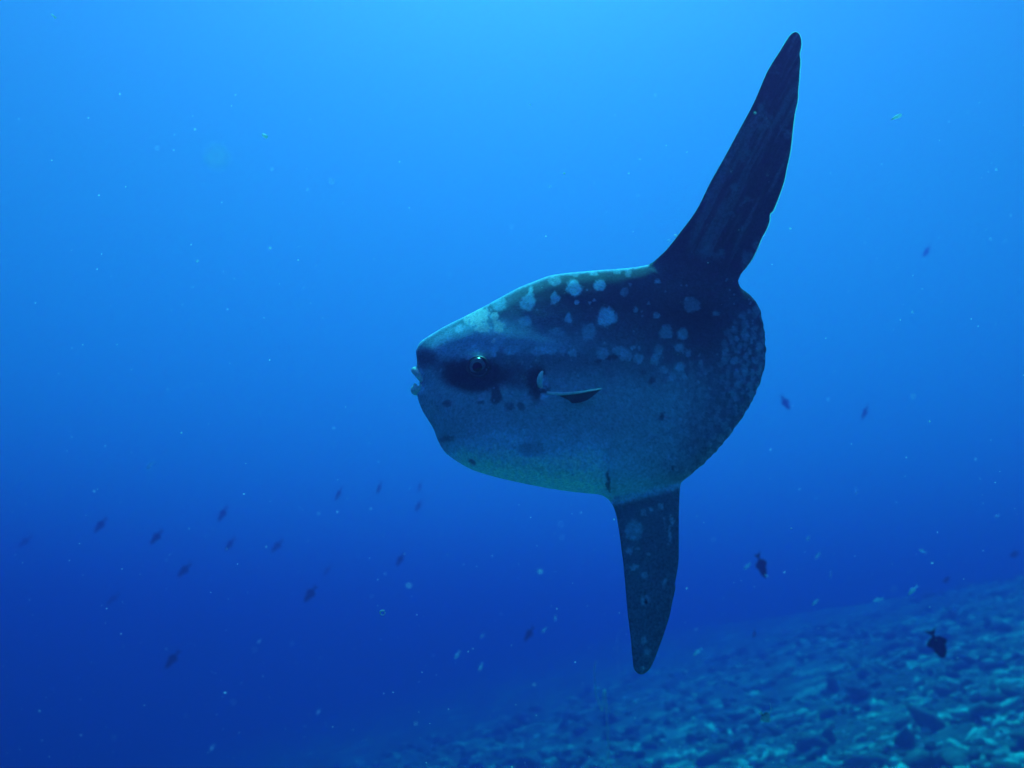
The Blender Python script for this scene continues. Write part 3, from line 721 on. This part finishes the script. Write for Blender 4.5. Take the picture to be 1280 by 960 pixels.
# ------------------------------------------------------------------ whip corals
whip_m = plain('whip_coral', (0.75, 0.80, 0.78), 0.8, 0.1, 20, 0.3)
def floor_hit(px, py):
    for d in np.arange(6, 60, 0.05):
        p = P(float(px), float(py), float(d))
        if p.z < float(floor_h(np.array([p.x]), np.array([p.y]))[0]): return float(d)
    return 16.0
def whip(pts, label, rad):
    W = [np.array(P(*q)[:]) for q in pts]
    b = W[0].copy(); b[2] = float(floor_h(np.array([b[0]]), np.array([b[1]]))[0]) - 0.03
    W = [b] + W
    root = empty('whip_coral', Vector(b)); pts_ = smooth_path(W, 60)
    v, f = tube(pts_, [rad * (1 - 0.6 * i / 59) for i in range(60)], 6)
    mesh_obj('stem', v, f, whip_m, root, offset=b)
    tag(root, label, 'coral')
    return root, b
d0 = floor_hit(797, 926)
r_, b_ = whip([(795,921,d0),(790,900,d0),(781,872,d0+.05),(774,845,d0+.1),(772,815,d0+.1),(771,797,d0+.1)], 'thin pale whip coral with a small side twig beside the sunfish\'s lower fin tip', 0.017)
tw = smooth_path([np.array(P(771,812,d0+.1)[:]), np.array(P(774,789,d0)[:]), np.array(P(786,784,d0-.05)[:]), np.array(P(781,768,d0-.05)[:])], 20)
v, f = tube(tw, [0.011] * 20, 6); mesh_obj('twig', v, f, whip_m, r_, offset=b_)
d1 = floor_hit(761, 908)
whip([(759,905,d1),(752,888,d1),(746,868,d1),(743,842,d1),(745,826,d1)], 'faint thin whip coral standing alone, bent over at the top', 0.013)

# ------------------------------------------------------------------ drifting plankton
fleck_m = plain('plankton', (0.80, 0.88, 0.95), 0.4, 0.4, 30, 0.3)
translucent(fleck_m, 0.6, (0.95, 1.0, 1.0, 1))
def fleck(px, py, d, lx, ly, ang, label):
    bm = bmesh.new(); bmesh.ops.create_icosphere(bm, subdivisions=2, radius=1.0)
    for v in bm.verts:
        n = mnoise.noise(v.co * 1.7 + Vector((px, py, 0))) * 0.35
        q = v.co * (1 + n); v.co = Vector((q.x * lx * (1 - 0.35 * q.x), q.y * ly, q.z * ly)) / F * d * 0.5
    me = bpy.data.meshes.new('plankton_fleck'); bm.to_mesh(me); bm.free(); me.materials.append(fleck_m)
    me.polygons.foreach_set('use_smooth', [True] * len(me.polygons))
    o = bpy.data.objects.new('plankton_fleck', me); col.objects.link(o)
    a = R(ang); xa = RIGHT * math.cos(a) + UP * math.sin(a); ya = FWD; za = xa.cross(ya)
    o.matrix_world = Matrix.Translation(P(px, py, d)) @ Matrix((xa, ya, za)).transposed().to_4x4()
    tag(o, label, 'plankton')
fleck(332, 170.5, 3.6, 8, 5, -35, 'bright greenish plankton fleck in the glow up ahead of the sunfish\'s snout')
fleck(1123, 145, 3.8, 14, 4.5, 25, 'long pale plankton fleck in bright water behind the tall back fin')
fleck(68, 21, 3.6, 9, 2.6, -40, 'thin pale plankton sliver at the far edge of the bright glow')
fleck(272, 197, 0.75, 17, 12, -50, 'blurred out-of-focus plankton speck drifting close by in the water')
salp_m = plain('salp', (0.6, 0.7, 0.7), 0.3, 0.4, 40, 0.2)
def salp():
    c = P(478, 766, 5.0); V = []; pts = []
    for j in range(25):
        a = 2 * math.pi * j / 24 * 0.93 + 0.6
        pts.append(np.array((RIGHT * math.cos(a) * 0.013 + UP * math.sin(a) * 0.012 + FWD * 0.006 * math.sin(2 * a))[:]))
    v, f = tube(pts, [0.0026 + 0.0012 * math.sin(i * 0.26) for i in range(25)], 8)
    o = mesh_obj('salp', v, f, salp_m); o.location = c
    tag(o, 'tiny pale ring shaped drifting jelly in blue water below the snout', 'jelly')
salp()
def snow(count):
    r = np.random.default_rng(77)
    bv = np.array([(1,0,0),(-1,0,0),(0,1,0),(0,-1,0),(0,0,1),(0,0,-1)], float)
    bf = np.array([(0,2,4),(2,1,4),(1,3,4),(3,0,4),(2,0,5),(1,2,5),(3,1,5),(0,3,5)])
    V = []; Fc = []
    for k in range(count):
        d = 1.7 + 11 * r.random() ** 0.75
        c = np.array([r.uniform(-0.75, 0.75) * d, d, r.uniform(-0.35, 0.70) * d])
        s = min(0.0034, 0.0009 * math.exp(0.55 * r.standard_normal()))
        qx, qy = 640 + F * c[0] / (CP * c[1] + SP * c[2]), 480 - F * (CP * c[2] - SP * c[1]) / (CP * c[1] + SP * c[2])
        if 515 < qx < 960 and 330 < qy < 620: s = min(s, 0.0008)
        p = bv * s * (1 + 0.5 * r.random((6, 1))) * np.array([r.uniform(0.7, 1.8), 1, r.uniform(0.7, 1.4)])
        V.append(p + c); Fc.append(bf + 6 * k)
    o = mesh_obj('marine_snow', np.concatenate(V), np.concatenate(Fc), fleck_m, smooth=False)
    tag(o, 'fine pale specks of marine snow drifting through the water', 'plankton', kind='stuff')
snow(5000)
